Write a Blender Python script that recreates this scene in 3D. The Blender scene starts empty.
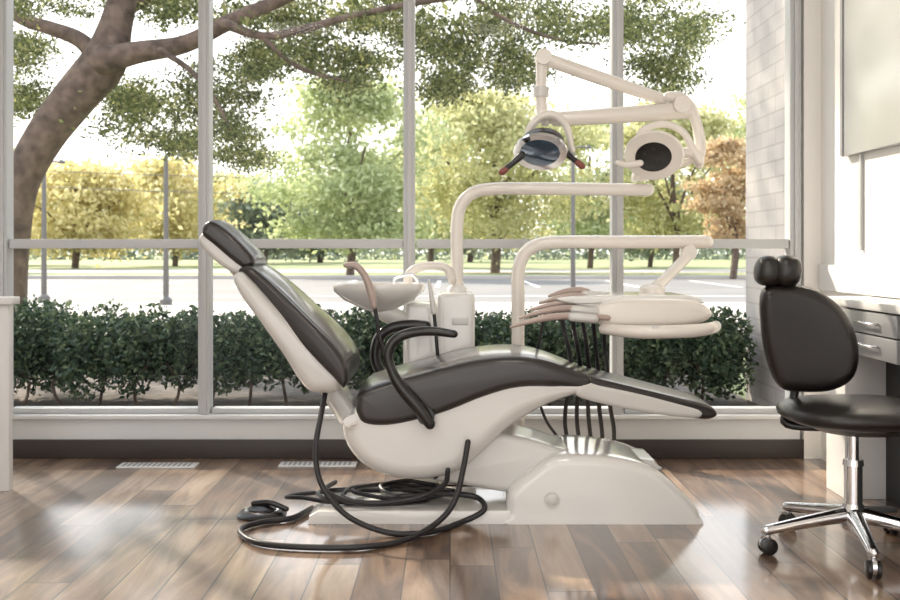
import bpy, bmesh, math, random
import numpy as np
from mathutils import Vector, Matrix

random.seed(7)
HC = 0.95
F = 1050.0

def W(px, py, d):
    return Vector(((px-450)*d/F, d, HC-(py-250)*d/F))
def XZ(pts, d):
    return [((px-450)*d/F, HC-(py-250)*d/F) for px, py in pts]

# ---------------------------------------------------------------- materials
def new_mat(name):
    m = bpy.data.materials.new(name); m.use_nodes = True
    nt = m.node_tree
    return m, nt, nt.nodes["Principled BSDF"]

def mat(name, col, rough=0.5, metal=0.0, coat=0.0, var=0.0, vscale=8.0, bump=0.0, bscale=120.0, spec=0.5):
    m, nt, b = new_mat(name)
    b.inputs["Base Color"].default_value = (*col, 1)
    b.inputs["Roughness"].default_value = rough
    b.inputs["Metallic"].default_value = metal
    b.inputs["Coat Weight"].default_value = coat
    b.inputs["Coat Roughness"].default_value = 0.10
    b.inputs["Specular IOR Level"].default_value = spec
    tc = nt.nodes.new("ShaderNodeTexCoord")
    if var > 0:
        n = nt.nodes.new("ShaderNodeTexNoise"); n.inputs["Scale"].default_value = vscale
        n.inputs["Detail"].default_value = 5
        nt.links.new(tc.outputs["Object"], n.inputs["Vector"])
        r = nt.nodes.new("ShaderNodeValToRGB")
        r.color_ramp.elements[0].position = 0.3; r.color_ramp.elements[1].position = 0.7
        r.color_ramp.elements[0].color = (*[max(0, c*(1-var)) for c in col], 1)
        r.color_ramp.elements[1].color = (*[min(1, c*(1+var)) for c in col], 1)
        nt.links.new(n.outputs["Fac"], r.inputs["Fac"])
        nt.links.new(r.outputs["Color"], b.inputs["Base Color"])
    if bump > 0:
        n = nt.nodes.new("ShaderNodeTexNoise"); n.inputs["Scale"].default_value = bscale
        nt.links.new(tc.outputs["Object"], n.inputs["Vector"])
        bp = nt.nodes.new("ShaderNodeBump"); bp.inputs["Strength"].default_value = bump
        bp.inputs["Distance"].default_value = 0.01
        nt.links.new(n.outputs["Fac"], bp.inputs["Height"])
        nt.links.new(bp.outputs["Normal"], b.inputs["Normal"])
    return m

def leaf_mat(name, cols, transl=0.45):
    m, nt, b = new_mat(name)
    g = nt.nodes.new("ShaderNodeNewGeometry")
    r = nt.nodes.new("ShaderNodeValToRGB")
    el = r.color_ramp.elements
    while len(el) < len(cols): el.new(0.5)
    for i, c in enumerate(cols):
        el[i].position = i/(len(cols)-1); el[i].color = (*c, 1)
    nt.links.new(g.outputs["Random Per Island"], r.inputs["Fac"])
    nt.links.new(r.outputs["Color"], b.inputs["Base Color"])
    b.inputs["Roughness"].default_value = 0.6
    t = nt.nodes.new("ShaderNodeBsdfTranslucent")
    nt.links.new(r.outputs["Color"], t.inputs["Color"])
    mx = nt.nodes.new("ShaderNodeMixShader"); mx.inputs[0].default_value = transl
    nt.links.new(b.outputs[0], mx.inputs[1]); nt.links.new(t.outputs[0], mx.inputs[2])
    nt.links.new(mx.outputs[0], nt.nodes["Material Output"].inputs["Surface"])
    return m

M_white = mat("enamel_white", (0.76, 0.745, 0.72), 0.2, coat=0.8)
M_cream = mat("enamel_cream", (0.79, 0.74, 0.68), 0.24, coat=0.6)
M_shell = mat("shell_grey", (0.64, 0.625, 0.60), 0.26, coat=0.5)
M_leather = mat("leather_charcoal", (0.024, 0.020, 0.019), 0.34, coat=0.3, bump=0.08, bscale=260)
M_leather_sheen = mat("leather_painted_sheen", (0.15, 0.145, 0.14), 0.28, coat=0.6, bump=0.05, bscale=260)  # same dark leather, lightened to paint in the window sheen
M_black = mat("black_plastic", (0.010, 0.009, 0.009), 0.3, coat=0.15)
M_blackleather = mat("black_leather", (0.010, 0.008, 0.0075), 0.35, coat=0.12, bump=0.10, bscale=200)
M_rubber = mat("rubber_hose", (0.016, 0.015, 0.017), 0.42)
M_chrome = mat("chrome", (0.8, 0.8, 0.82), 0.12, metal=1)
M_hand = mat("handpiece_rose", (0.44, 0.34, 0.30), 0.3, coat=0.4)
M_red = mat("handle_red", (0.22, 0.06, 0.045), 0.35)
M_glassdark = mat("lamp_reflector", (0.10, 0.15, 0.22), 0.08, metal=0.6, coat=1)
M_frame = mat("window_aluminium", (0.50, 0.51, 0.52), 0.4, spec=0.5)
M_wall = mat("wall_paint", (0.80, 0.78, 0.75), 0.6, var=0.02, vscale=2, bump=0.03)
M_sill = mat("sill_paint", (0.66, 0.67, 0.68), 0.5)
M_ceil = mat("ceiling_paint", (0.85, 0.85, 0.84), 0.8)
M_base = mat("baseboard_dark", (0.035, 0.026, 0.024), 0.45)
M_lam = mat("laminate_white", (0.70, 0.69, 0.68), 0.35)
M_drawer = mat("drawer_grey", (0.30, 0.30, 0.31), 0.35)
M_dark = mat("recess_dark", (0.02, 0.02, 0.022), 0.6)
M_panel = mat("cabinet_glass_grey", (0.44, 0.45, 0.45), 0.25, coat=0.3)
M_bark = mat("bark", (0.12, 0.086, 0.07), 0.9, var=0.5, vscale=9, bump=0.8, bscale=18)
M_soil = mat("mulch", (0.12, 0.10, 0.085), 0.95, var=0.4, vscale=14, bump=0.6, bscale=30)
M_grass = mat("grass", (0.22, 0.25, 0.11), 0.9, var=0.25, vscale=0.6)
M_pave = mat("concrete_paving", (0.40, 0.375, 0.35), 0.85, var=0.1, vscale=0.5)
M_asph = mat("asphalt", (0.17, 0.165, 0.162), 0.85, var=0.12, vscale=0.5)
M_paint = mat("road_paint", (0.75, 0.74, 0.72), 0.8)
M_pole = mat("pole_grey", (0.14, 0.135, 0.13), 0.5, metal=0.2)
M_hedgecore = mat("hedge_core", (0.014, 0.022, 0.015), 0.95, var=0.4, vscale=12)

M_brick, nt, b = new_mat("painted_brick")
tc = nt.nodes.new("ShaderNodeTexCoord")
br = nt.nodes.new("ShaderNodeTexBrick"); br.inputs["Scale"].default_value = 1
br.inputs["Brick Width"].default_value = 0.3; br.inputs["Row Height"].default_value = 0.1
br.inputs["Mortar Size"].default_value = 0.006
br.inputs["Color1"].default_value = (0.56, 0.52, 0.50, 1); br.inputs["Color2"].default_value = (0.51, 0.47, 0.45, 1)
br.inputs["Mortar"].default_value = (0.44, 0.40, 0.385, 1)
sx = nt.nodes.new("ShaderNodeSeparateXYZ"); cx = nt.nodes.new("ShaderNodeCombineXYZ")
nt.links.new(tc.outputs["Object"], sx.inputs[0])
nt.links.new(sx.outputs["Y"], cx.inputs["X"]); nt.links.new(sx.outputs["Z"], cx.inputs["Y"])
nt.links.new(cx.outputs[0], br.inputs["Vector"])
nt.links.new(br.outputs["Color"], b.inputs["Base Color"]); b.inputs["Roughness"].default_value = 0.8

M_glass = bpy.data.materials.new("window_glass"); M_glass.use_nodes = True
nt = M_glass.node_tree; nt.nodes.clear()
o = nt.nodes.new("ShaderNodeOutputMaterial"); t = nt.nodes.new("ShaderNodeBsdfTransparent")
t.inputs[0].default_value = (0.98, 0.985, 0.985, 1)
g = nt.nodes.new("ShaderNodeBsdfGlossy"); g.inputs["Roughness"].default_value = 0.02
mx = nt.nodes.new("ShaderNodeMixShader"); mx.inputs[0].default_value = 0.004
nt.links.new(t.outputs[0], mx.inputs[1]); nt.links.new(g.outputs[0], mx.inputs[2]); nt.links.new(mx.outputs[0], o.inputs[0])

def wood_floor():
    m, nt, b = new_mat("wood_plank_floor")
    N = nt.nodes.new; L = nt.links.new
    tc = N("ShaderNodeTexCoord"); s = N("ShaderNodeSeparateXYZ"); L(tc.outputs["Object"], s.inputs[0])
    def math_(op, a, bb=None, c=None):
        n = N("ShaderNodeMath"); n.operation = op
        for i, v in enumerate((a, bb, c)):
            if v is None: continue
            if isinstance(v, (int, float)): n.inputs[i].default_value = v
            else: L(v, n.inputs[i])
        return n.outputs[0]
    PW = 0.135; PL = 1.15
    u = math_('DIVIDE', s.outputs["X"], PW)
    row = math_('FLOOR', u)
    wn = N("ShaderNodeTexWhiteNoise"); wn.noise_dimensions = '1D'; L(row, wn.inputs["W"])
    v = math_('ADD', math_('DIVIDE', s.outputs["Y"], PL), math_('MULTIPLY', wn.outputs["Value"], 7.3))
    col = math_('FLOOR', v)
    c = N("ShaderNodeCombineXYZ"); L(row, c.inputs[0]); L(col, c.inputs[1])
    w2 = N("ShaderNodeTexWhiteNoise"); w2.noise_dimensions = '2D'; L(c.outputs[0], w2.inputs["Vector"])
    c2 = N("ShaderNodeCombineXYZ")
    L(math_('MULTIPLY', s.outputs["X"], 12.0), c2.inputs[0])
    L(math_('MULTIPLY', s.outputs["Y"], 1.6), c2.inputs[1])
    L(math_('MULTIPLY', w2.outputs["Value"], 40.0), c2.inputs[2])
    gn = N("ShaderNodeTexNoise"); gn.inputs["Scale"].default_value = 1.0; gn.inputs["Detail"].default_value = 6
    gn.inputs["Distortion"].default_value = 1.2; gn.inputs["Roughness"].default_value = 0.58
    L(c2.outputs[0], gn.inputs["Vector"])
    fac = math_('ADD', math_('MULTIPLY', w2.outputs["Value"], 0.62), math_('MULTIPLY', math_('SUBTRACT', gn.outputs["Fac"], 0.5), 1.9))
    fac = math_('ADD', fac, 0.18)
    r = N("ShaderNodeValToRGB"); el = r.color_ramp.elements
    el[0].position = 0.0; el[0].color = (0.050, 0.026, 0.016, 1)
    el[1].position = 1.0; el[1].color = (0.44, 0.315, 0.215, 1)
    e = el.new(0.3); e.color = (0.135, 0.075, 0.045, 1)
    e = el.new(0.6); e.color = (0.255, 0.162, 0.102, 1)
    L(fac, r.inputs["Fac"])
    fu = math_('FRACT', u); fv = math_('FRACT', v)
    eu = math_('MINIMUM', fu, math_('SUBTRACT', 1.0, fu)); ev = math_('MINIMUM', fv, math_('SUBTRACT', 1.0, fv))
    gap = math_('MAXIMUM', math_('LESS_THAN', eu, 0.016), math_('LESS_THAN', ev, 0.002))
    mx = N("ShaderNodeMixRGB"); L(gap, mx.inputs[0]); L(r.outputs[0], mx.inputs[1])
    mx.inputs[2].default_value = (0.035, 0.022, 0.015, 1)
    L(mx.outputs[0], b.inputs["Base Color"])
    rr = math_('ADD', math_('MULTIPLY', gn.outputs["Fac"], 0.15), 0.32)
    L(rr, b.inputs["Roughness"])
    b.inputs["Specular IOR Level"].default_value = 0.9
    b.inputs["Coat Weight"].default_value = 1.0; b.inputs["Coat Roughness"].default_value = 0.12; b.inputs["Coat IOR"].default_value = 1.7
    bp = N("ShaderNodeBump"); bp.inputs["Strength"].default_value = 0.2; bp.inputs["Distance"].default_value = 0.004
    L(math_('SUBTRACT', gn.outputs["Fac"], gap), bp.inputs["Height"]); L(bp.outputs[0], b.inputs["Normal"])
    return m
M_floor = wood_floor()

# ---------------------------------------------------------------- mesh helpers
def empty(name, loc=(0, 0, 0)):
    e = bpy.data.objects.new(name, None); e.location = loc
    e.empty_display_size = 0.1
    bpy.context.collection.objects.link(e); return e

def mesh_obj(name, verts, faces, m, parent=None, smooth=True, fix=True, flat=()):
    me = bpy.data.meshes.new(name)
    me.from_pydata([tuple(v) for v in verts], [], faces); me.update()
    if fix:
        bm = bmesh.new(); bm.from_mesh(me)
        bmesh.ops.recalc_face_normals(bm, faces=bm.faces[:]); bm.to_mesh(me); bm.free()
    me.materials.append(m)
    if smooth:
        sm = [True]*len(me.polygons)
        for f in flat: sm[f] = False
        me.polygons.foreach_set("use_smooth", sm)
        try: me.set_sharp_from_angle(angle=math.radians(42))
        except Exception: pass
    ob = bpy.data.objects.new(name, me)
    bpy.context.collection.objects.link(ob)
    if parent: ob.parent = parent; ob.matrix_parent_inverse = Matrix.Translation(-parent.location)
    return ob

def catmull(P, sub, closed=False):
    P = [np.array(p, float) for p in P]; n = len(P); out = []
    if sub <= 1: return P
    rng = range(n if closed else n-1)
    for i in rng:
        if closed: a, b_, c, d = P[(i-1) % n], P[i], P[(i+1) % n], P[(i+2) % n]
        else:
            a = P[i-1] if i > 0 else 2*P[0]-P[1]
            b_, c = P[i], P[i+1]
            d = P[i+2] if i+2 < n else 2*P[-1]-P[-2]
        for k in range(sub):
            t = k/sub
            out.append(0.5*((2*b_)+(-a+c)*t+(2*a-5*b_+4*c-d)*t*t+(-a+3*b_-3*c+d)*t**3))
    if not closed: out.append(P[-1])
    return out

def tube(name, pts, r, m, parent=None, seg=12, sub=6, round_ends=True, closed=False):
    if not hasattr(r, '__len__'): r = [r]*len(pts)
    Q = catmull([tuple(p)+(rr,) for p, rr in zip(pts, r)], sub, closed)
    C = [Vector(q[:3]) for q in Q]; R = [max(1e-4, q[3]) for q in Q]
    n = len(C)
    T = []
    for i in range(n):
        a = C[(i-1) % n] if (closed or i > 0) else C[i]
        b_ = C[(i+1) % n] if (closed or i < n-1) else C[i]
        t = (b_-a); T.append(t.normalized() if t.length > 1e-9 else Vector((0, 0, 1)))
    if round_ends and not closed:
        st = [(C[0]-T[0]*R[0]*math.sin(a), R[0]*math.cos(a), T[0]) for a in (1.45, 1.0, 0.5)]
        en = [(C[-1]+T[-1]*R[-1]*math.sin(a), R[-1]*math.cos(a), T[-1]) for a in (0.5, 1.0, 1.45)]
        S = st+list(zip(C, R, T))+en
    else: S = list(zip(C, R, T))
    up = Vector((0, 0, 1)) if abs(S[0][2].z) < 0.9 else Vector((1, 0, 0))
    nrm = (up-S[0][2]*up.dot(S[0][2])).normalized()
    V = []; Fc = []
    for c, rr, t in S:
        nrm = (nrm-t*nrm.dot(t)).normalized(); bn = t.cross(nrm)
        for k in range(seg):
            a = 2*math.pi*k/seg
            V.append(c+(nrm*math.cos(a)+bn*math.sin(a))*rr)
    L = len(S)
    for i in range(L if closed else L-1):
        j = (i+1) % L
        for k in range(seg):
            Fc.append((i*seg+k, i*seg+(k+1) % seg, j*seg+(k+1) % seg, j*seg+k))
    if not closed:
        Fc.append(tuple(range(seg))[::-1]); Fc.append(tuple((L-1)*seg+k for k in range(seg)))
    return mesh_obj(name, V, Fc, m, parent)

def loft(name, pts, yc, hw, r, m, parent=None, sub=4, wf=None, nseg=6, crown=0.0, keep=None):
    """side profile (x,z) given real width 2*hw along Y with rounded edges.
    keep='down'/'up': edges facing down/up stay square (resting on something)"""
    P = catmull(pts, sub, True)
    P = [np.array(p[:2]) for p in P]; n = len(P)
    area = sum(P[i][0]*P[(i+1) % n][1]-P[(i+1) % n][0]*P[i][1] for i in range(n))/2
    if area < 0: P = P[::-1]
    N = []
    for i in range(n):
        t = P[(i+1) % n]-P[i-1]; l = np.linalg.norm(t)+1e-9
        N.append(np.array([-t[1], t[0]])/l)
    lim = []
    for i in range(n):
        best = 9.0
        for j in range(n):
            if j in (i, (i-1) % n): continue
            a, b_ = P[j], P[(j+1) % n]
            e = b_-a; den = N[i][0]*e[1]-N[i][1]*e[0]
            if abs(den) < 1e-12: continue
            w = a-P[i]
            t = (w[0]*e[1]-w[1]*e[0])/den; u = (w[0]*N[i][1]-w[1]*N[i][0])/den
            if t > 1e-5 and -1e-6 <= u <= 1+1e-6: best = min(best, t)
        a = P[i]-P[i-1]; b_ = P[(i+1) % n]-P[i]
        la, lb = np.linalg.norm(a)+1e-9, np.linalg.norm(b_)+1e-9
        ang = math.atan2((a[0]*b_[1]-a[1]*b_[0])/(la*lb), (a @ b_)/(la*lb))
        if ang > 0.05 and sub > 1: best = min(best, 0.5*(la+lb)/ang/0.36*0.8)
        lim.append(best*0.36)
    for i in range(n):
        if keep == 'down' and N[i][1] > 0.4: lim[i] = 0.0
        if keep == 'up' and N[i][1] < -0.4: lim[i] = 0.0
    for _ in range(6):
        lim = [min(lim[i], (lim[i-1]+lim[i]+lim[(i+1) % n])/3) for i in range(n)]
    rl = [min(1.0, l/r) for l in lim]
    V = []; Fc = []
    secs = []
    for k in range(nseg+1):
        a = math.pi/2*(1-k/nseg)
        secs.append((-(hw-r+r*math.sin(a)), r*(1-math.cos(a))))
    mid = [(-(hw-r)*q, 0) for q in (0.66, 0.33, 0, -0.33, -0.66)]
    secs = secs+mid+[(-y, i) for y, i in secs[::-1]]
    for y, ins in secs:
        q = y/hw
        cr = crown*(1-q*q)
        for p, nn, f in zip(P, N, rl):
            pp = p+nn*(ins*f-cr*(1 if nn[1] < -0.2 else 0))
            w = wf(p[0]) if wf else 1
            V.append((pp[0], yc+y*w, pp[1]))
    L = len(secs)
    for i in range(L-1):
        for k in range(n):
            Fc.append((i*n+k, i*n+(k+1) % n, (i+1)*n+(k+1) % n, (i+1)*n+k))
    Fc.append(tuple(range(n))); Fc.append(tuple((L-1)*n+k for k in range(n)))
    return mesh_obj(name, V, Fc, m, parent, flat=(len(Fc)-2, len(Fc)-1))

def box(name, x0, x1, y0, y1, z0, z1, m, parent=None, bevel=0.0):
    bm = bmesh.new(); bmesh.ops.create_cube(bm, size=1)
    for v in bm.verts:
        v.co = Vector((x0+(v.co.x+.5)*(x1-x0), y0+(v.co.y+.5)*(y1-y0), z0+(v.co.z+.5)*(z1-z0)))
    if bevel > 0:
        bmesh.ops.bevel(bm, geom=bm.edges[:], offset=bevel, segments=3, affect='EDGES', profile=0.5)
    me = bpy.data.meshes.new(name); bm.to_mesh(me); bm.free(); me.materials.append(m)
    if bevel > 0:
        me.polygons.foreach_set("use_smooth", [True]*len(me.polygons))
        try: me.set_sharp_from_angle(angle=math.radians(35))
        except Exception: pass
    ob = bpy.data.objects.new(name, me); bpy.context.collection.objects.link(ob)
    if parent: ob.parent = parent; ob.matrix_parent_inverse = Matrix.Translation(-parent.location)
    return ob

def lathe(name, prof, center, axis, m, parent=None, seg=40, scale=(1, 1, 1)):
    q = Vector((0, 0, 1)).rotation_difference(Vector(axis).normalized())
    V = []; Fc = []
    for r, h in prof:
        for k in range(seg):
            a = 2*math.pi*k/seg
            v = Vector((r*math.cos(a)*scale[0], r*math.sin(a)*scale[1], h*scale[2]))
            V.append(q @ v+Vector(center))
    for i in range(len(prof)-1):
        for k in range(seg):
            Fc.append((i*seg+k, i*seg+(k+1) % seg, (i+1)*seg+(k+1) % seg, (i+1)*seg+k))
    Fc.append(tuple(range(seg))); Fc.append(tuple((len(prof)-1)*seg+k for k in range(seg)))
    return mesh_obj(name, V, Fc, m, parent)

def ellipsoid(name, c, rad, m, parent=None, rot=None, e=1.0):
    V = []; Fc = []; nu, nv = 32, 18
    R = rot or Matrix.Identity(3)
    f = lambda x: math.copysign(abs(x)**e, x)
    for i in range(nv+1):
        ph = -math.pi/2+math.pi*i/nv
        for k in range(nu):
            th = 2*math.pi*k/nu
            V.append(R @ Vector((rad[0]*f(math.cos(ph))*f(math.cos(th)), rad[1]*f(math.cos(ph))*f(math.sin(th)), rad[2]*f(math.sin(ph))))+Vector(c))
    for i in range(nv):
        for k in range(nu):
            Fc.append((i*nu+k, i*nu+(k+1) % nu, (i+1)*nu+(k+1) % nu, (i+1)*nu+k))
    ob = mesh_obj(name, V, Fc, m, parent, fix=False)
    bm = bmesh.new(); bm.from_mesh(ob.data); bmesh.ops.remove_doubles(bm, verts=bm.verts[:], dist=1e-5)
    bmesh.ops.recalc_face_normals(bm, faces=bm.faces[:]); bm.to_mesh(ob.data); bm.free()
    return ob

def leaves(name, clusters, n, size, m, seed, parent=None, surf=0.5, gauss=False):
    rs = np.random.RandomState(seed)
    w = np.array([c[1][0]*c[1][2] for c in clusters]); w = w/w.sum()
    idx = rs.choice(len(clusters), n, p=w)
    C = np.array([tuple(c[0]) for c in clusters])[idx]; R = np.array([c[1] for c in clusters])[idx]
    if gauss:
        P = C+rs.normal(size=(n, 3))*R*0.5
    else:
        d = rs.normal(size=(n, 3)); d /= np.linalg.norm(d, axis=1)[:, None]
        P = C+d*R*(rs.rand(n)**surf)[:, None]
    a = rs.normal(size=(n, 3)); a /= np.linalg.norm(a, axis=1)[:, None]
    b_ = np.cross(a, rs.normal(size=(n, 3))); b_ /= np.linalg.norm(b_, axis=1)[:, None]
    s = size*(0.6+0.8*rs.rand(n))[:, None]
    V = np.stack([P-a*s, P+b_*s*0.5, P+a*s, P-b_*s*0.5], 1).reshape(-1, 3)
    me = bpy.data.meshes.new(name)
    me.vertices.add(4*n); me.vertices.foreach_set("co", V.astype(np.float32).ravel())
    me.loops.add(4*n); me.loops.foreach_set("vertex_index", np.arange(4*n, dtype=np.int32))
    me.polygons.add(n); me.polygons.foreach_set("loop_start", np.arange(0, 4*n, 4, dtype=np.int32))
    me.update(calc_edges=True); me.materials.append(m)
    ob = bpy.data.objects.new(name, me); bpy.context.collection.objects.link(ob)
    if parent: ob.parent = parent; ob.matrix_parent_inverse = Matrix.Translation(-parent.location)
    return ob

# ================================================================= ROOM
YW = 4.80
XL, XR = -3.2, 1.69
ZC = 3.0
box("floor", XL, XR+0.1, -2.5, YW+0.12, -0.06, 0.0, M_floor)
box("ceiling", XL-0.1, XR+0.2, -2.5, YW+0.15, ZC, ZC+0.12, M_ceil)
box("wall_left", XL-0.1, XL, -2.5, YW+0.15, 0, ZC, M_wall)
box("wall_right", XR, XR+0.12, -2.5, YW+0.15, 0, ZC, M_wall)
wb = empty("wall_back", (0, YW, 0))
box("sill_wall", XL, 1.6, YW, YW+0.12, 0, 0.185, M_sill, wb)
box("header", XL, XR, YW, YW+0.12, 2.9, ZC, M_wall, wb)
box("pier", 1.612, XR, YW-0.02, YW+0.12, 0, 2.9, M_wall, wb)
box("baseboard_back", XL, 1.66, YW-0.018, YW, 0.0, 0.085, M_base, None, 0.003)
box("trim_sill", XL, 1.612, YW-0.035, YW+0.03, 0.18, 0.2, M_sill, None, 0.004)

mull = [-3.17, -2.045, -1.12, -0.183, 0.77, 1.582]
for i in range(5):
    w = empty("window_%d" % (i+1), ((mull[i]+mull[i+1])/2, YW+0.05, 0.2))
    a, b2 = mull[i]+0.03, mull[i+1]-0.03
    box("mullion", mull[i+1]-0.030, mull[i+1]+0.022, YW-0.01, YW+0.07, 0.2, 2.9, M_frame, w, 0.003)
    box("mullion_cap", mull[i+1]-0.012, mull[i+1]+0.010, YW-0.022, YW-0.01, 0.2, 2.9, M_frame, w, 0.002)
    box("mid_rail", a, b2-0.002, YW, YW+0.08, 0.957, 1.0, M_frame, w, 0.003)
    box("bottom_rail", a, b2-0.002, YW+0.005, YW+0.08, 0.2, 0.225, M_frame, w, 0.003)
    box("top_rail", a, b2-0.002, YW+0.005, YW+0.08, 2.86, 2.9, M_frame, w, 0.003)
    box("pane", a-0.005, b2+0.005, YW+0.05, YW+0.056, 0.22, 2.88, M_glass, w)

for k, (px, py) in enumerate(((158, 466), (318, 465))):
    d = HC*F/(py-250)
    x = (px-450)*d/F
    v = empty("floor_vent", (x, d, 0))
    box("frame", x-0.17, x+0.17, d-0.05, d+0.05, 0.0, 0.006, M_lam, v, 0.002)
    for j in range(14):
        xx = x-0.15+j*0.022
        box("slot_%d" % j, xx, xx+0.010, d-0.035, d+0.035, 0.005, 0.0075, M_drawer, v)

pt = empty("low_partition", (-2.4, 4.15, 0))
box("panel", XL, -1.735, 4.13, 4.17, 0.0, 0.735, M_lam, pt, 0.003)
box("cap", XL, -1.715, 4.11, 4.19, 0.735, 0.765, M_lam, pt, 0.004)

dk = empty("wall_desk", (1.6, 3.6, 0))
box("worktop", 1.49, XR-0.002, 2.5, 4.22, 0.735, 0.765, M_lam, dk, 0.004)
box("end_panel", 1.505, XR-0.002, 4.0, 4.20, 0.0, 0.735, M_lam, dk, 0.003)
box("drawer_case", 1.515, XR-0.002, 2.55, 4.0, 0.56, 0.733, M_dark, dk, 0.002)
for k, (y0, y1) in enumerate(((3.52, 3.99), (3.03, 3.5), (2.56, 3.01))):
    box("drawer_front_%d" % k, 1.498, 1.514, y0, y1, 0.65, 0.728, M_drawer, dk, 0.003)
    box("drawer_lower_%d" % k, 1.498, 1.514, y0, y1, 0.565, 0.645, M_drawer, dk, 0.003)
    yc = (y0+y1)/2
    tube("handle_%d" % k, [(1.498, yc-.08, .69), (1.478, yc-.078, .69), (1.478, yc+.078, .69), (1.498, yc+.08, .69)], 0.005, M_chrome, dk, sub=2)
    tube("handle_low_%d" % k, [(1.498, yc-.08, .61), (1.478, yc-.078, .61), (1.478, yc+.078, .61), (1.498, yc+.08, .61)], 0.005, M_chrome, dk, sub=2)
box("kneehole_shade", 1.66, XR-0.002, 2.55, 3.998, 0.0, 0.558, M_dark, dk)  # dark sheet over the white wall stands in for kneehole shade
box("trim_1", XR-0.02, XR-0.001, 2.5, 4.75, 0.77, 0.885, M_lam, None)
uc = empty("wall_cabinet", (XR-0.05, 3.9, 1.5))
box("carcass", XR-0.03, XR-0.001, 2.9, 4.46, 1.345, 2.5, M_panel, uc, 0.003)
box("edge", XR-0.036, XR-0.03, 4.43, 4.455, 1.35, 2.49, M_drawer, uc)
box("trim_2", XR-0.012, XR-0.001, 4.29, 4.305, 0.95, 1.344, M_panel, None)

# ================================================================= DENTAL CHAIR
CY = 3.90
ch = empty("dental_chair", (0.25, CY, 0))
dn = 3.65
loft("base_cover", XZ([(508, 524.5), (507, 512), (508, 497), (515, 486), (535, 470), (553, 458), (580, 456), (610, 458), (640, 464), (662, 474), (684, 494), (698, 509), (701, 517), (700, 524.5), (650, 524.7), (560, 524.7)], 3.635), 3.86, 0.225, 0.035, M_white, ch, sub=4, keep='down')
loft("base_plate", XZ([(308, 524.6), (309, 516), (318, 511), (510, 511), (512, 524.6)], 3.64), 3.83, 0.19, 0.01, M_white, ch, sub=1, keep='down')
lathe("base_button", [(0.001, 0), (0.020, 0), (0.020, -0.004), (0.016, -0.006), (0.001, -0.006)][::-1], (W(552, 500, 3.634)), (0, 1, 0), M_shell, ch)
lathe("base_button_ring", [(0.021, 0.001), (0.027, 0.001), (0.027, -0.004), (0.021, -0.004)], (W(552, 500, 3.634)), (0, 1, 0), M_shell, ch)
loft("lift_arm", XZ([(432, 476), (455, 450), (474, 436), (500, 434), (535, 441), (560, 449), (590, 458), (588, 478), (545, 492), (510, 493), (470, 487), (440, 482)], 3.72), 3.87, 0.155, 0.025, M_shell, ch, sub=4)
loft("lift_arm_cover", XZ([(560, 452), (655, 461), (662, 470), (560, 470)], 3.75), 3.87, 0.12, 0.01, M_shell, ch, sub=1)
loft("under_body", XZ([(341, 430), (345, 418), (360, 412), (385, 412), (415, 406), (450, 395), (490, 380), (530, 375), (575, 380), (584, 391), (550, 404), (512, 426), (486, 450), (462, 470), (436, 479), (402, 480), (370, 470), (350, 452)], 3.68), CY, 0.245, 0.06, M_white, ch, sub=4, keep='up')
wseat = lambda x: 1.0 if x < 0.35 else max(0.66, 1.0-(x-0.35)*0.55)
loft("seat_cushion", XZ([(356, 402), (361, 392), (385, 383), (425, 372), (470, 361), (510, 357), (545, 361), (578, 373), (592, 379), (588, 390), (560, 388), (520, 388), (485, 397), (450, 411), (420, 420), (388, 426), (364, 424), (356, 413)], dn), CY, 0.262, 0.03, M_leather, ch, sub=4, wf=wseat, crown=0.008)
loft("seat_sheen_pad", XZ([(385, 384), (425, 372.5), (470, 361.5), (510, 357.5), (545, 361.5), (580, 374), (582, 378), (545, 368), (510, 364), (470, 368), (425, 379), (388, 390)], dn), CY, 0.235, 0.008, M_leather_sheen, ch, sub=4, wf=wseat, crown=0.012)  # pale layer carries the painted sheen on the seat top
loft("leg_cushion", XZ([(574, 372), (600, 379), (640, 389), (680, 399), (708, 406), (718, 412), (719, 418), (708, 421), (685, 417), (670, 409), (630, 400), (590, 391), (574, 386)], dn+0.05), CY, 0.25, 0.02, M_leather, ch, sub=4, wf=wseat, crown=0.006)
loft("leg_shell", XZ([(583, 381), (600, 385), (640, 394), (680, 405), (700, 411), (704, 416), (696, 419), (660, 415), (610, 405), (575, 394)], dn+0.045), CY, 0.262, 0.015, M_shell, ch, sub=4, wf=wseat)
loft("back_shell", XZ([(231, 279), (238, 272), (252, 284), (275, 308), (305, 338), (330, 362), (344, 378), (338, 391), (322, 395), (303, 389), (280, 354), (256, 320), (240, 298)], dn), CY, 0.24, 0.045, M_shell, ch, sub=4)
wback = lambda x: 0.72+0.33*min(1, max(0, (x+0.75)/0.3))
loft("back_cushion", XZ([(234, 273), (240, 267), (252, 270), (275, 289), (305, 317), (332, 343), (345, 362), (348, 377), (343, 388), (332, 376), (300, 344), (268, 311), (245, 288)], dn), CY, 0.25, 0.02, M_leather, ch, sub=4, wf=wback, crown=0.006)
loft("back_sheen_pad", XZ([(249, 268), (275, 287.5), (305, 315.5), (332, 341.5), (345, 361), (338, 359), (305, 324), (275, 297)], dn), CY, 0.215, 0.008, M_leather_sheen, ch, sub=4, wf=wback, crown=0.010)  # pale layer carries the painted sheen on the backrest front
loft("headrest_shell", XZ([(197, 241), (202, 233), (215, 240), (236, 259), (246, 270), (238, 274), (226, 270), (208, 256)], 3.76), CY, 0.125, 0.02, M_shell, ch, sub=4)
loft("headrest_cushion", XZ([(200, 229), (204, 223), (212, 222), (230, 235), (250, 256), (252, 265), (244, 269), (232, 262), (212, 245), (201, 236)], 3.74), CY, 0.14, 0.022, M_leather, ch, sub=4, crown=0.01)
tube("headrest_bar", [W(228, 262, CY), W(250, 288, CY)], 0.018, M_chrome, ch)
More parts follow.
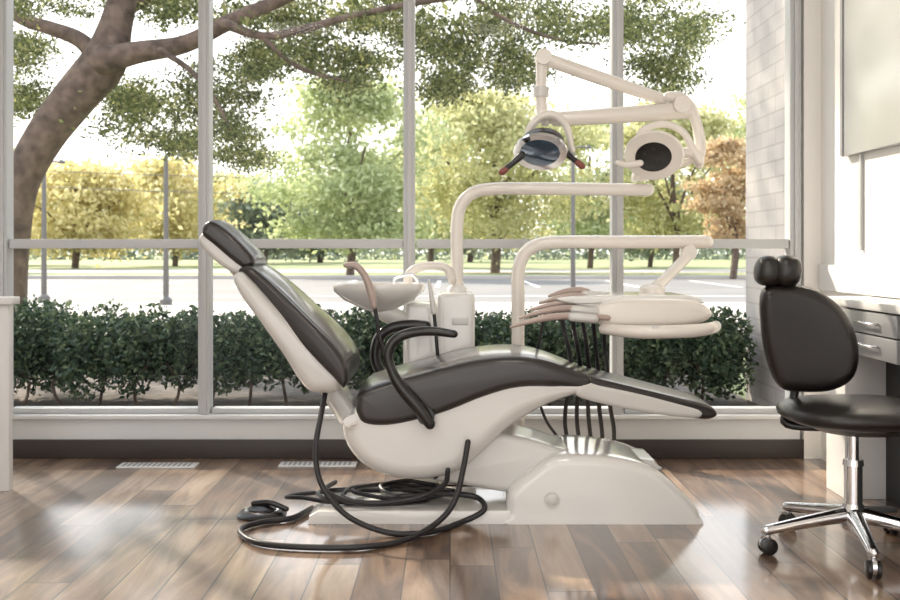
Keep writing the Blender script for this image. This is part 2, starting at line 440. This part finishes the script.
loft("back_hinge", XZ([(316, 388), (334, 384), (352, 408), (362, 425), (350, 434), (338, 424)], 3.78), CY, 0.09, 0.02, M_shell, ch, sub=3)
ra = 0.0175
tube("armrest_near", [W(x, y, 3.62) for x, y in ((430, 424), (420, 409), (402, 388), (392, 371), (388, 354), (395, 340), (410, 333), (430, 331), (454, 334))], [ra*1.1, ra*1.3, ra*1.2, ra, ra, ra, ra, ra*0.95, ra*0.8], M_black, ch, seg=16)
tube("armrest_far", [W(x, y, 4.18) for x, y in ((424, 400), (396, 384), (381, 372), (375, 356), (379, 338), (392, 328), (410, 325), (426, 326))], [ra*1.2]*8, M_black, ch, seg=16)
lathe("armrest_pivot", [(0.001, -0.03), (0.03, -0.03), (0.03, 0.02), (0.001, 0.02)], W(426, 415, 3.65), (0, 1, 0), M_black, ch)

# ================================================================= DELIVERY UNIT
du = empty("dental_delivery_unit", (0.1, 4.35, 0))
YB = 4.3
def TW(pts, d): return [W(x, y, d) for x, y in pts]
box("cabinet", *(W(437, 0, 4.22).x, W(475, 0, 4.22).x), 4.22, 4.42, 0.0, W(0, 293, 4.22).z, M_white, du, 0.02)
box("cabinet_wing", W(405, 0, 4.24).x, W(440, 0, 4.24).x, 4.24, 4.40, 0.0, W(0, 303, 4.24).z, M_white, du, 0.02)
box("cabinet_slot", W(452, 0, 4.216).x, W(468, 0, 4.216).x, 4.214, 4.222, W(0, 325, 4.2).z, W(0, 318, 4.2).z, M_shell, du, 0.002)
rp = 0.026
tube("light_pole", TW([(457, 298), (457, 262), (457, 225), (461, 205), (473, 193), (492, 189), (520, 188.5), (580, 189), (648, 190)], YB), rp, M_cream, du, seg=20)
lathe("pole_collar", [(0.001, 0), (0.042, 0), (0.042, 0.03), (0.03, 0.045), (0.001, 0.045)], W(457, 296, YB), (0, 0, 1), M_white, du)
tube("tray_pole", TW([(518, 480), (518, 400), (518, 300), (518, 275), (522, 258), (533, 247), (552, 242.5), (600, 242), (660, 242), (707, 242)], YB), [0.027]*10, M_cream, du, seg=20)
lathe("tray_pole_foot", [(0.001, 0), (0.07, 0), (0.07, 0.015), (0.035, 0.03), (0.001, 0.03)], (W(518, 0, YB).x, YB, 0), (0, 0, 1), M_white, du)
tube("tray_link", [W(690, 246, YB), W(688, 255, YB-.02), W(672, 272, 4.2), W(656, 287, 4.12)], [.024, .024, .022, .022], M_cream, du, sub=3)
lathe("tray_link_joint", [(0.001, -.03), (0.03, -.03), (0.03, .03), (0.001, .03)], W(688, 253, YB-.02), (0, 1, 0), M_cream, du)
lathe("tray_link_base", [(0.001, 0), (0.05, 0), (0.05, .02), (0.03, .035), (0.001, .035)], W(652, 293, 4.12), (0, 0, 1), M_cream, du)
loft("tray_body", XZ([(594, 312), (606, 302), (640, 299), (690, 300), (706, 306), (712, 314), (704, 322), (680, 327), (640, 329), (606, 327), (596, 321)], 3.84), 4.02, 0.20, 0.03, M_cream, du, sub=4)
loft("tray_top", XZ([(560, 298), (600, 296), (690, 296), (704, 301), (700, 305), (640, 304), (600, 304), (580, 305), (562, 302)], 3.84), 4.04, 0.17, 0.008, M_white, du, sub=2)
tube("tray_handle", [W(604, 329, 3.83), W(640, 332, 3.76), W(690, 331, 3.75), W(712, 328, 3.80), W(716, 326, 3.95)], [.02, .024, .024, .022, .02], M_cream, du, seg=16)
lathe("tray_knob", [(0.001, 0), (0.016, 0), (0.016, .008), (0.001, .01)], W(656, 330, 3.74), (0, -1, 0), M_shell, du)
fan = [((511, 327), (528, 322), (552, 317), (578, 316), (608, 318)),
       ((520, 318), (537, 313), (558, 309), (580, 309), (606, 313)),
       ((530, 310), (546, 306), (566, 302), (586, 303), (604, 308)),
       ((540, 303), (555, 299), (572, 296), (588, 298), (602, 304)),
       ((549, 296), (562, 292), (577, 290), (590, 293), (602, 300))]
for i, f in enumerate(fan):
    d = 3.78+i*0.055
    tube("handpiece_%d" % i, [W(x, y, d-0.02+0.01*j) for j, (x, y) in enumerate(f)], [.005, .009, .0125, .0125, .010], M_hand, du, seg=14)
    tube("holder_%d" % i, [W(f[3][0]-6, f[3][1]+1, d), W(f[3][0]+16, f[3][1]+3, d)], .016, M_shell, du, seg=12, sub=2)
    ht = [W(562+i*10, 318-i*1, d+.02), W(564+i*10, 330, d+.03), W(569+i*9, 350, d+.05), W(572+i*9, 378, 4.05), W(566+i*11, 405, 4.15), W(566+i*12, 432, 4.2), W(576+i*9, 462, 4.22)]
    tube("supply_hose_%d" % i, ht, .0085, M_rubber, du, seg=8)
tube("supply_hose_loop", [W(545, 312, 4.1), W(538, 350, 4.12), W(536, 385, 4.15), W(545, 418, 4.2), W(560, 440, 4.2), W(575, 462, 4.2)], .006, M_rubber, du, seg=8)

bc = W(379, 300, 4.22)
lathe("spittoon_bowl", [(0.03, -.05), (0.07, -.035), (0.14, 0.0), (0.18, 0.035), (0.187, 0.06), (0.183, 0.068), (0.172, 0.06), (0.12, 0.02), (0.05, 0.0), (0.001, -.005)], bc, (0, 0, 1), M_white, du, seg=48, scale=(1, .8, 1))
tube("bowl_support", [bc+Vector((0, 0, -.04)), bc+Vector((.06, 0.02, -.07)), W(410, 330, 4.3), W(420, 345, 4.3)], [.035, .04, .04, .04], M_white, du)
tube("water_spout", TW([(412, 296), (408, 280), (413, 270), (428, 266), (446, 268), (452, 280)], 4.27), [.02, .019, .018, .018, .018, .018], M_cream, du, seg=14)
tube("bowl_filler", TW([(420, 285), (412, 275), (396, 278), (394, 284)], 4.2), .007, M_chrome, du)
tube("saliva_ejector", TW([(346, 265), (356, 266), (365, 276), (371, 292), (374, 306)], 4.02), [.011, .014, .014, .016, .012], M_hand, du)
tube("ejector_hose", TW([(374, 304), (377, 320), (380, 340), (390, 365), (405, 378)], 4.05), .008, M_rubber, du)
tube("syringe", TW([(429, 281), (432, 298), (434, 312)], 4.1), [.006, .01, .012], M_shell, du)
tube("syringe_hose", TW([(434, 312), (436, 335), (438, 360)], 4.1), .007, M_rubber, du)

# ---------------------------------------------- operating lights
ol = empty("operating_light", (0.7, 4.25, 1.3))
DL = 4.26
lathe("swivel", [(0.001, .012), (0.034, .012), (0.036, 0.02), (0.036, .03), (0.03, .055), (0.001, .055)], W(640, 184, YB), (0, 0, 1), M_cream, ol)
tube("riser", [W(640, 178, YB), W(644, 172, YB-.02), W(668, 168, 4.27), W(697, 158, DL)], .016, M_cream, ol)
tube("curved_bracket", TW([(668, 97), (680, 98), (690, 108), (697, 125), (700, 145), (699, 164)], DL), [.022, .024, .024, .022, .024, .020], M_cream, ol, seg=16)
tube("balance_arm_upper", TW([(543, 58), (600, 78), (662, 99)], DL+.02), [.028, .028, .024], M_cream, ol, seg=16, sub=4)
tube("balance_arm_lower", TW([(556, 119), (620, 115), (688, 110)], DL+.01), [.030, .034, .036], M_cream, ol, seg=16, sub=4)
tube("drop_post", TW([(542, 58), (541, 85), (542, 112), (545, 120)], DL+.02), [.026, .021, .024, .026], M_cream, ol, seg=16)
lathe("post_collar", [(0.001, -.02), (0.032, -.02), (0.032, .02), (0.001, .02)], W(541, 92, DL+.02), (0, 0, 1), M_shell, ol)
lathe("elbow", [(0.001, -.04), (0.032, -.04), (0.032, .04), (0.001, .04)], W(543, 58, DL+.02), (0, 1, 0), M_cream, ol)
lathe("arm_joint", [(0.001, -.05), (0.034, -.05), (0.034, .05), (0.001, .05)], W(680, 106, DL), (0, 1, 0), M_cream, ol)
tube("yoke_one", TW([(528, 143), (530, 128), (542, 116), (556, 116), (567, 128), (572, 150)], DL-.03), [.012, .015, .018, .018, .015, .013], M_cream, ol, seg=14)
ax = Vector((-.25, -.55, -.75))
lathe("head_one_shell", [(0.001, -.075), (0.05, -.07), (0.085, -.04), (0.10, 0.0), (0.10, .012), (0.001, .012)], W(541, 149, DL-.06), ax, M_black, ol, scale=(1.1, .9, 1))
lathe("head_one_reflector", [(0.094, .013), (0.094, .019), (0.05, .028), (0.001, .032)], W(541, 149, DL-.06), ax, M_glassdark, ol, scale=(1.1, .9, 1))
lathe("head_one_rim", [(0.094, .008), (0.107, .008), (0.107, .022), (0.094, .022)], W(541, 149, DL-.06), ax, M_chrome, ol, scale=(1.1, .9, 1))
tube("handle_left", TW([(522, 155), (513, 163), (503, 171)], DL-.1), [.016, .012, .012], M_black, ol)
tube("handle_left_grip", TW([(506, 169), (502, 172)], DL-.1), [.013, .014], M_red, ol, sub=2)
tube("handle_right", TW([(562, 150), (572, 158), (581, 165)], DL-.05), [.018, .012, .012], M_black, ol)
tube("handle_right_grip", TW([(577, 162), (582, 166)], DL-.05), [.013, .014], M_red, ol, sub=2)
ax2 = Vector((-.30, -.72, -.55))
c2 = W(654, 155, DL-.10)
lathe("head_two_shell", [(0.001, -.07), (0.06, -.06), (0.10, -.02), (0.116, 0.0), (0.112, .012), (0.072, .016)], c2, ax2, M_cream, ol, scale=(1.05, .95, 1))
lathe("head_two_lens", [(0.074, .010), (0.070, .018), (0.04, .024), (0.001, .026)], c2, ax2, M_black, ol, scale=(1.05, .92, 1))
q2 = Vector((0, 0, 1)).rotation_difference(ax2.normalized())
for k in range(7):
    a = k*2*math.pi/6
    rr = 0.038 if k < 6 else 0
    lathe("head_two_led_%d" % k, [(0.009, 0), (0.009, .002), (0.001, .003)], c2+q2 @ Vector((rr*math.cos(a), rr*math.sin(a), .022)), ax2, M_dark, ol, seg=12)
tube("head_two_ring", TW([(637, 146), (641, 132), (655, 125), (670, 125), (684, 133), (692, 148), (699, 160)], DL-.04), [.010, .013, .015, .015, .015, .016, .018], M_cream, ol, seg=14)
tube("head_two_grip", TW([(640, 163), (628, 165), (618, 163)], DL-.1), [.014, .013, .012], M_cream, ol)
tube("head_two_mount", TW([(672, 152), (690, 153), (699, 157)], DL-.03), [.02, .02, .02], M_cream, ol)

# ================================================================= HOSES + FOOT PEDAL
def floor_pt(px, py, z=0.012):
    d = (HC-z)*F/(py-250)
    return Vector(((px-450)*d/F, d, z))
hb = empty("supply_hose_bundle", (-0.2, 3.7, 0))
r1 = .010
tube("hose_1", [W(325, 394, 3.72), W(321, 415, 3.66), W(316, 445, 3.6), W(318, 475, 3.58), W(330, 498, 3.56), floor_pt(352, 519, .05), floor_pt(390, 533), floor_pt(430, 532), floor_pt(462, 522), floor_pt(484, 510, .05), W(478, 498, 3.72), W(455, 494, 3.72), W(430, 494, 3.7)], r1, M_rubber, hb, seg=10)
tube("hose_2", [W(468, 442, 3.62), W(463, 470, 3.58), W(455, 500, 3.52), W(438, 522, 3.5), floor_pt(405, 540), floor_pt(360, 547), floor_pt(300, 547), floor_pt(255, 542), floor_pt(240, 530), floor_pt(262, 522), floor_pt(292, 518), floor_pt(312, 508)], r1, M_rubber, hb, seg=10)
tube("hose_3", [W(330, 402, 3.75), W(345, 425, 3.68), W(356, 424, 3.64)], .006, M_cream, hb, seg=8)
for i in range(5):
    pts = []
    for k in range(10):
        a = 2*math.pi*k/10
        pts.append(Vector((-0.22+0.05*(i-2)+(0.25-0.03*i)*math.cos(a)+random.uniform(-.03, .03), 3.83+(0.10+.015*(i % 3))*math.sin(a)+random.uniform(-.015, .015), .052+i*0.006+0.006*math.sin(a*2+i))))
    tube("hose_coil_%d" % i, pts, .008, M_rubber, hb, seg=8, closed=True)
tube("hose_4", [W(448, 470, 3.63), W(444, 485, 3.64), W(420, 497, 3.66), W(380, 503, 3.66), W(345, 500, 3.68), W(325, 490, 3.72), W(335, 482, 3.85)], r1*.9, M_rubber, hb, seg=10)
fp = empty("foot_pedal", floor_pt(262, 515, 0))
fc = floor_pt(262, 516, 0)
lathe("pedal_base", [(0.001, 0), (0.085, 0), (0.088, .008), (0.075, .02), (0.001, .022)], fc, (0, 0, 1), M_black, fp)
lathe("pedal_disc", [(0.001, 0.02), (0.05, .02), (0.052, .03), (0.03, .04), (0.001, .042)], fc, (0, 0, 1), M_black, fp)
lathe("pedal_ring", [(0.055, 0.018), (0.062, .018), (0.062, .026), (0.055, .026)], fc, (0, 0, 1), M_chrome, fp)
tube("pedal_lever", [fc+Vector((-.03, 0, .045)), fc+Vector((.03, -.01, .05)), fc+Vector((.09, -.02, .03))], .010, M_black, fp)

# ================================================================= STOOL
st = empty("dental_stool", (1.28, 3.33, 0))
sc = Vector((1.275, 3.32, 0))
lathe("hub", [(0.001, .07), (0.035, .07), (0.04, .09), (0.036, .13), (0.03, .15), (0.001, .15)], sc, (0, 0, 1), M_chrome, st)
lathe("gas_column", [(0.001, .14), (0.028, .14), (0.028, .27), (0.017, .275), (0.017, .40), (0.001, .40)], sc, (0, 0, 1), M_chrome, st)
lathe("column_sleeve", [(0.001, .27), (0.032, .27), (0.03, .29), (0.001, .29)], sc, (0, 0, 1), M_chrome, st)
for k in range(5):
    a = math.radians(-100+72*k)
    dv = Vector((math.cos(a), math.sin(a), 0))
    sd = Vector((-dv.y, dv.x, 0))
    tube("leg_%d" % k, [sc+dv*.02+Vector((0, 0, .115)), sc+dv*.13+Vector((0, 0, .10)), sc+dv*.29+Vector((0, 0, .075))], [.026, .021, .016], M_chrome, st, seg=12)
    e = sc+dv*.285
    tube("caster_stem_%d" % k, [e+Vector((0, 0, .075)), e+Vector((0, 0, .05))], .009, M_chrome, st, sub=2)
    for s_ in (-1, 1):
        lathe("caster_%d_%s" % (k, 'a' if s_ < 0 else 'b'), [(0.001, -.008), (0.020, -.008), (0.026, -.004), (0.026, .005), (0.02, .009), (0.001, .009)], e+sd*s_*.013+Vector((0, 0, .0262)), sd, M_black, st, seg=24)
    lathe("caster_hood_%d" % k, [(0.001, -.006), (0.027, -.006), (0.027, .006), (0.001, .006)], e+Vector((0, 0, .034)), sd, M_chrome, st, seg=20)
ellipsoid("seat", sc+Vector((.02, 0, .437)), (.245, .225, .043), M_blackleather, st, e=.75)
lathe("seat_pan", [(0.001, .375), (0.13, .38), (0.17, .40), (0.17, .415), (0.001, .415)], sc+Vector((.02, 0, 0)), (0, 0, 1), M_black, st)
tube("height_lever", [sc+Vector((.02, -.02, .385)), sc+Vector((.12, -.14, .375)), sc+Vector((.16, -.18, .30)), sc+Vector((.18, -.18, .23))], .006, M_black, st)
prof = [(-.155, .33), (-.07, .35), (.03, .328), (.115, .265), (.160, .16), (.15, .06), (.085, .01), (-.01, .0), (-.09, .015), (-.135, .10), (-.158, .22)]
bk = loft("backrest", prof, 0, .045, .04, M_blackleather, None, sub=4)
bcx = W(806, 0, 3.38)
Rm = Matrix.Translation((bcx.x, 3.38, .495)) @ Matrix.Rotation(math.radians(-8), 4, 'Z') @ Matrix.Rotation(math.radians(6), 4, 'X')
for v in bk.data.vertices:
    v.co.x *= .94
    v.co.y -= 0.9*v.co.x**2
    v.co = Rm @ v.co
bk.parent = st; bk.matrix_parent_inverse = Matrix.Translation(-st.location)
tube("back_stem", [sc+Vector((-.02, .02, .385)), sc+Vector((-.19, .06, .39)), Vector((bcx.x-.03, 3.42, .45)), Vector((bcx.x-.01, 3.435, .55))], .014, M_black, st)
tube("headrest_stem", [Vector((bcx.x-.09, 3.38, .78)), Vector((bcx.x-.108, 3.37, .83)), Vector((bcx.x-.10, 3.36, .87))], .011, M_chrome, st, sub=3)
rl_ = Matrix.Rotation(math.radians(10), 3, 'Y')
ellipsoid("headroll_left", W(768, 271, 3.35), (.042, .05, .049), M_blackleather, st, rot=rl_, e=.8)
ellipsoid("headroll_right", W(786, 271, 3.34), (.046, .055, .050), M_blackleather, st, rot=rl_, e=.8)

# ================================================================= OUTSIDE
def ground(name, y0, y1, m, z, x0=None, x1=None):
    x = 10+y1*0.9
    a = -x if x0 is None else x0; b_ = x if x1 is None else x1
    mesh_obj(name, [(a, y0, z), (b_, y0, z), (b_, y1, z), (a, y1, z)], [(0, 1, 2, 3)], m, None, False, fix=False)
ground("ground", YW+.125, 260, M_grass, -0.06)
ground("planting_bed", YW+.13, 8.5, M_soil, -0.05, -15, 1.98)
ground("pavement", 12, 20, M_pave, -0.045)
ground("parking_lot", 20, 36, M_asph, -0.046)
ground("footpath", 46, 54, M_pave, -0.045)
box("kerb", -40, 40, 36, 36.25, -.06, .08, M_pave, None, .02)
rpnt = empty("parking_markings", (0, 24, -.04))
for i in range(17):
    box("bay_line_%d" % i, -22+i*2.7, -21.88+i*2.7, 28, 34, -.044, -.040, M_paint, rpnt)
box("bay_edge", -22, 22, 22.5, 22.65, -.044, -.040, M_paint, rpnt)
box("exterior_wall", 2.0, 2.6, YW+.16, 7.1, -.055, 6.0, M_brick)

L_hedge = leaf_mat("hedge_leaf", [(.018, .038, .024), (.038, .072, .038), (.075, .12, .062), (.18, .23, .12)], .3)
hd = empty("hedge", (-.4, 6.9, 0))
cl = []
x = -4.6
rr = random.Random(3)
while x < 1.85:
    h = rr.uniform(.24, .32)
    for yy in (6.68, 7.1):
        cl.append(((x, yy+rr.uniform(-.1, .1), .30+rr.uniform(-.03, .03)), (.19, .25, h)))
    cl.append(((x+.1, 6.75, .42), (.20, .22, rr.uniform(.10, .19))))
    x += rr.uniform(.19, .33)
cl = [c for c in cl if c[0][0] < 1.76]
for zz_ in (.2, .38): cl.append(((1.77, 6.72, zz_), (.19, .22, .2)))
leaves("leaf_mass", cl, 78000, .020, L_hedge, 5, hd, surf=.36)
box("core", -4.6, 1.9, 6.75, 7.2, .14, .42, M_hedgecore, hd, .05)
for i in range(26):
    x = -4.4+i*.24
    tube("stem_%d" % i, [(x, 6.7, -.05), (x+rr.uniform(-.05, .05), 6.68, .1), (x+rr.uniform(-.09, .09), 6.7, .22)], .010, M_bark, hd, seg=6, sub=2)

L_oak = leaf_mat("oak_leaf", [(.05, .065, .03), (.095, .12, .045), (.18, .205, .08), (.36, .36, .16)], .55)
ok = empty("oak_tree", (-4.5, 11, 0))
def OT(pts, d=11): return [W(x, y, d) for x, y in pts]
k = 11/F
tube("trunk", OT([(-2, 356), (4, 300), (10, 240), (20, 185), (44, 138), (76, 96), (104, 62), (116, 25), (128, -20), (150, -80), (180, -200)]), [30*k, 22*k, 19*k, 18*k, 19*k, 21*k, 22*k, 16*k, 13*k, 9*k, 5*k], M_bark, ok, seg=18)
tube("branch_1", OT([(104, 60), (140, 52), (185, 44), (225, 24), (262, 8), (310, -12), (380, -40)], 10.8), [14*k, 11*k, 9*k, 8*k, 7*k, 5*k, 3*k], M_bark, ok)
tube("branch_2", OT([(100, 62), (80, 40), (50, 28), (20, 18), (-20, -10)]), [10*k, 8*k, 7*k, 6*k, 5*k], M_bark, ok)
tube("branch_3", OT([(225, 24), (262, 36), (300, 30), (345, 18), (400, 6), (470, -5), (560, -12)], 10.5), [5*k, 4*k, 4*k, 3.5*k, 3*k, 3*k, 2*k], M_bark, ok)
tube("branch_4", OT([(262, 36), (285, 58), (310, 72), (350, 82)], 10.5), [3*k, 2.5*k, 2*k, 1.2*k], M_bark, ok)
tube("branch_5", OT([(120, 10), (170, -10), (260, -50), (420, -60), (560, -50), (700, -30)], 11.5), [8*k, 7*k, 6*k, 5*k, 4*k, 2*k], M_bark, ok)
tube("branch_6", OT([(470, -5), (510, 22), (560, 40), (600, 44)], 10.5), [2*k, 2*k, 1.5*k, 1*k], M_bark, ok)
tube("branch_7", OT([(160, 50), (190, 70), (215, 100), (230, 130)], 10.5), [3*k, 2.5*k, 2*k, 1.2*k], M_bark, ok)
ocl = []
oak_px = [(185, 100, 55, 26), (145, 112, 36, 24), (122, 92, 22, 14), (215, 122, 32, 30), (240, 148, 20, 20), (60, 5, 50, 14), (22, 55, 14, 18), (22, 98, 12, 12), (160, 5, 45, 12),
          (235, 65, 34, 16), (275, 62, 34, 16), (262, 20, 45, 18), (320, 15, 45, 20), (335, 50, 40, 20), (370, 40, 40, 26), (400, 15, 40, 26), (445, 20, 42, 28), (455, 55, 34, 26), (490, 42, 38, 32), (520, 72, 22, 18),
          (530, 15, 50, 24), (575, 25, 42, 20), (620, 12, 42, 18), (650, 42, 30, 24), (675, 78, 20, 18), (690, 28, 24, 24), (445, 85, 16, 12), (350, 76, 16, 10), (180, 140, 20, 14)]
ro = random.Random(11)
for (x, y, rx, ry) in oak_px:
    for q in range(12):
        d = ro.uniform(10.9, 13.2) if q else 10.4
        a = ro.uniform(0, 6.28); t = ro.random()**.5*1.12
        c = W(x+rx*t*math.cos(a), y+ry*t*math.sin(a), d)
        s = ro.uniform(.07, .21)
        ocl.append((tuple(c), (s*1.8, s*1.5, s*.8)))
leaves("leaf_canopy", ocl, 72000, .024, L_oak, 9, ok, gauss=True)
ucl = []
for q in range(80):
    ucl.append(((ro.uniform(-7, 1.0), ro.uniform(8.5, 14.5), ro.uniform(3.9, 8.0)), (ro.uniform(.5, .9), ro.uniform(.5, .9), .4)))
leaves("leaf_canopy_unseen", ucl, 12000, .075, L_oak, 19, ok, gauss=True)  # unseen upper leaves, added to break the sun into dapples

mats = {  # distant foliage, aerial haze mixed into the colours by lightening them
 'y': leaf_mat("leaf_yellow_hazed", [(.50, .46, .20), (.66, .58, .28), (.78, .71, .42)], .5),
 'g': leaf_mat("leaf_green_hazed", [(.36, .42, .20), (.50, .56, .30), (.64, .68, .42)], .5),
 'yg': leaf_mat("leaf_yellow_green_hazed", [(.42, .44, .20), (.58, .57, .30), (.71, .69, .42)], .5),
 'd': leaf_mat("leaf_dark_hazed", [(.18, .23, .17), (.26, .31, .23), (.38, .42, .32)], .4),
 'o': leaf_mat("leaf_orange_hazed", [(.50, .38, .22), (.64, .48, .29), (.70, .60, .40)], .5)}
def tree(name, px, top, half, d, kind, n, leafs, seed, base=None):
    kk = d/F; r_ = random.Random(seed)
    bx = (px-450)*kk
    tz = HC+(250-top)*kk
    e = empty(name, (bx, d, 0))
    tube("trunk", [(bx, d, -.06), (bx+.1, d, tz*.25), (bx-.1, d, tz*.5), (bx, d, tz*.75)], [max(.12, half*kk*.05)]*2+[half*kk*.04, half*kk*.02], M_bark, e, seg=8, sub=3)
    for j in range(4):
        a = j*1.7
        tube("limb_%d" % j, [(bx, d, tz*.3), (bx+math.cos(a)*half*kk*.3, d+math.sin(a)*half*kk*.3, tz*.5), (bx+math.cos(a)*half*kk*.6, d+math.sin(a)*half*kk*.6, tz*.65)], [half*kk*.03, half*kk*.02, half*kk*.01], M_bark, e, seg=6, sub=2)
    c = []
    lo = tz*.20 if base is None else base
    for j in range(80):
        u = r_.random(); z = lo+(tz-lo)*u
        env = math.sin(math.pi*(0.12+0.83*u))**.6*r_.uniform(.8, 1.2)
        rad = half*kk*env
        a = r_.uniform(0, 6.28); t = r_.random()**.5
        s = half*kk*r_.uniform(.10, .30)
        c.append(((bx+rad*t*math.cos(a), d+rad*t*math.sin(a)*.7, min(z, tz-s*.5)), (s*1.6, s, s*.75)))
    leaves("leaf_crown", c, int(n*.75), leafs, mats[kind], seed, e, gauss=True)
tree("maple_tree", 75, 165, 75, 58, 'y', 14000, .17, 1)
tree("maple_tree", 175, 160, 60, 66, 'y', 11000, .19, 2)
tree("maple_tree", 20, 180, 50, 70, 'y', 8000, .2, 22)
tree("elm_tree", 265, 185, 42, 75, 'd', 9000, .2, 3)
tree("elm_tree", 225, 175, 40, 80, 'yg', 8000, .2, 33)
tree("elm_tree", 350, 85, 85, 40, 'g', 24000, .12, 4)
tree("elm_tree", 495, 95, 95, 46, 'yg', 24000, .13, 5)
tree("elm_tree", 430, 130, 60, 60, 'g', 11000, .18, 6)
tree("elm_tree", 590, 120, 60, 58, 'g', 13000, .16, 7)
tree("elm_tree", 675, 105, 65, 44, 'yg', 15000, .13, 8)
tree("elm_tree", 650, 180, 50, 62, 'd', 9000, .18, 88)
tree("maple_tree", 733, 140, 34, 36, 'o', 9000, .10, 10)
tree("elm_tree", 780, 90, 60, 48, 'g', 8000, .15, 12)
tree("elm_tree", -60, 120, 80, 48, 'yg', 8000, .15, 13)
tree("elm_tree", 470, 190, 60, 88, 'd', 7000, .25, 14)
tree("elm_tree", 320, 200, 60, 84, 'd', 7000, .25, 15)
sh = empty("distant_shrubs", (0, 112, 0))
c = []
r_ = random.Random(4)
for i in range(120):
    c.append(((-72+i*1.25, 112+r_.uniform(-4, 4), 1.3), (2.4, 2, r_.uniform(1.6, 3.6))))
leaves("leaf_mass", c, 22000, .30, mats['d'], 44, sh)
def lamp(px, top, basey):
    d = (HC+.05)*F/(basey-250); kk = d/F
    x = (px-450)*kk; z = HC+(250-top)*kk
    e = empty("street_lamp", (x, d, 0))
    tube("post", [(x, d, -.05), (x, d, z)], [.055, .04], M_pole, e, seg=10, sub=2)
    tube("arm", [(x, d, z), (x+.1, d, z+.06), (x+.3, d, z+.07)], .02, M_pole, e, seg=8)
    lathe("foot", [(0.001, 0), (.11, 0), (.11, .1), (.05, .16), (.001, .16)], (x, d, -.05), (0, 0, 1), M_pole, e, seg=16)
    lathe("head", [(0.001, -.03), (.07, -.03), (.08, 0), (.04, .04), (.001, .04)], (x+.33, d, z+.06), (0, 0, 1), M_pole, e, seg=16)
lamp(44, 165, 302); lamp(166, 158, 305); lamp(573, 150, 296)
pl = empty("power_line", (0, 52, 8))
for i, z in enumerate((5.0, 4.2)):
    tube("wire_%d" % i, [(-45, 52.5, z+1.2), (-15, 52.5, z-.3), (15, 52.5, z-.6), (45, 52.5, z)], .02, M_pole, pl, seg=5, sub=6)

# ================================================================= LIGHT
world = bpy.data.worlds.new("World"); bpy.context.scene.world = world; world.use_nodes = True
nt = world.node_tree; bg = nt.nodes["Background"]
tc = nt.nodes.new("ShaderNodeTexCoord"); s = nt.nodes.new("ShaderNodeSeparateXYZ"); nt.links.new(tc.outputs["Generated"], s.inputs[0])
r = nt.nodes.new("ShaderNodeValToRGB"); nt.links.new(s.outputs["Z"], r.inputs[0])
el = r.color_ramp.elements
el[0].position = 0; el[0].color = (1.0, .96, .91, 1)
el[1].position = 1; el[1].color = (.72, .83, 1.0, 1)
e = el.new(.25); e.color = (.98, .97, .97, 1)
nt.links.new(r.outputs[0], bg.inputs[0]); bg.inputs[1].default_value = 2.1

sun = bpy.data.lights.new("sun", 'SUN'); sun.energy = 8.5; sun.angle = math.radians(1.5); sun.color = (1, .88, .71)
so = bpy.data.objects.new("sun", sun); bpy.context.collection.objects.link(so)
so.rotation_euler = Vector((.50, -.66, -.56)).to_track_quat('-Z', 'Y').to_euler()

for k, (x, y) in enumerate(((-1.4, 2.0), (.4, 2.0), (-1.4, .1), (.4, .1))):  # added fill lamps above the view, to brighten the room
    cf = empty("fill_light", (x, y, ZC))
    box("fill_housing", x-.32, x+.32, y-.32, y+.32, ZC-.02, ZC, M_lam, cf, .004)
    li = bpy.data.lights.new("panel", 'AREA'); li.shape = 'SQUARE'; li.size = .55; li.energy = 11; li.color = (1, .94, .87)
    lo = bpy.data.objects.new("fill_light_area", li); bpy.context.collection.objects.link(lo)
    lo.location = (x, y, ZC-.03); lo.parent = cf; lo.matrix_parent_inverse = Matrix.Translation(-cf.location)

# ================================================================= CAMERA
cam = bpy.data.cameras.new("camera"); co = bpy.data.objects.new("camera", cam)
bpy.context.collection.objects.link(co)
co.location = (0, 0, HC); co.rotation_euler = (math.radians(90), 0, 0)
cam.sensor_width = 36; cam.lens = 36*F/900; cam.shift_y = -50/900
cam.clip_end = 500
cam.dof.use_dof = True; cam.dof.focus_distance = 3.8; cam.dof.aperture_fstop = 5.6
bpy.context.scene.camera = co
vs = bpy.context.scene.view_settings
vs.view_transform = 'Standard'
vs.exposure = 0.2
vs.gamma = 1.0
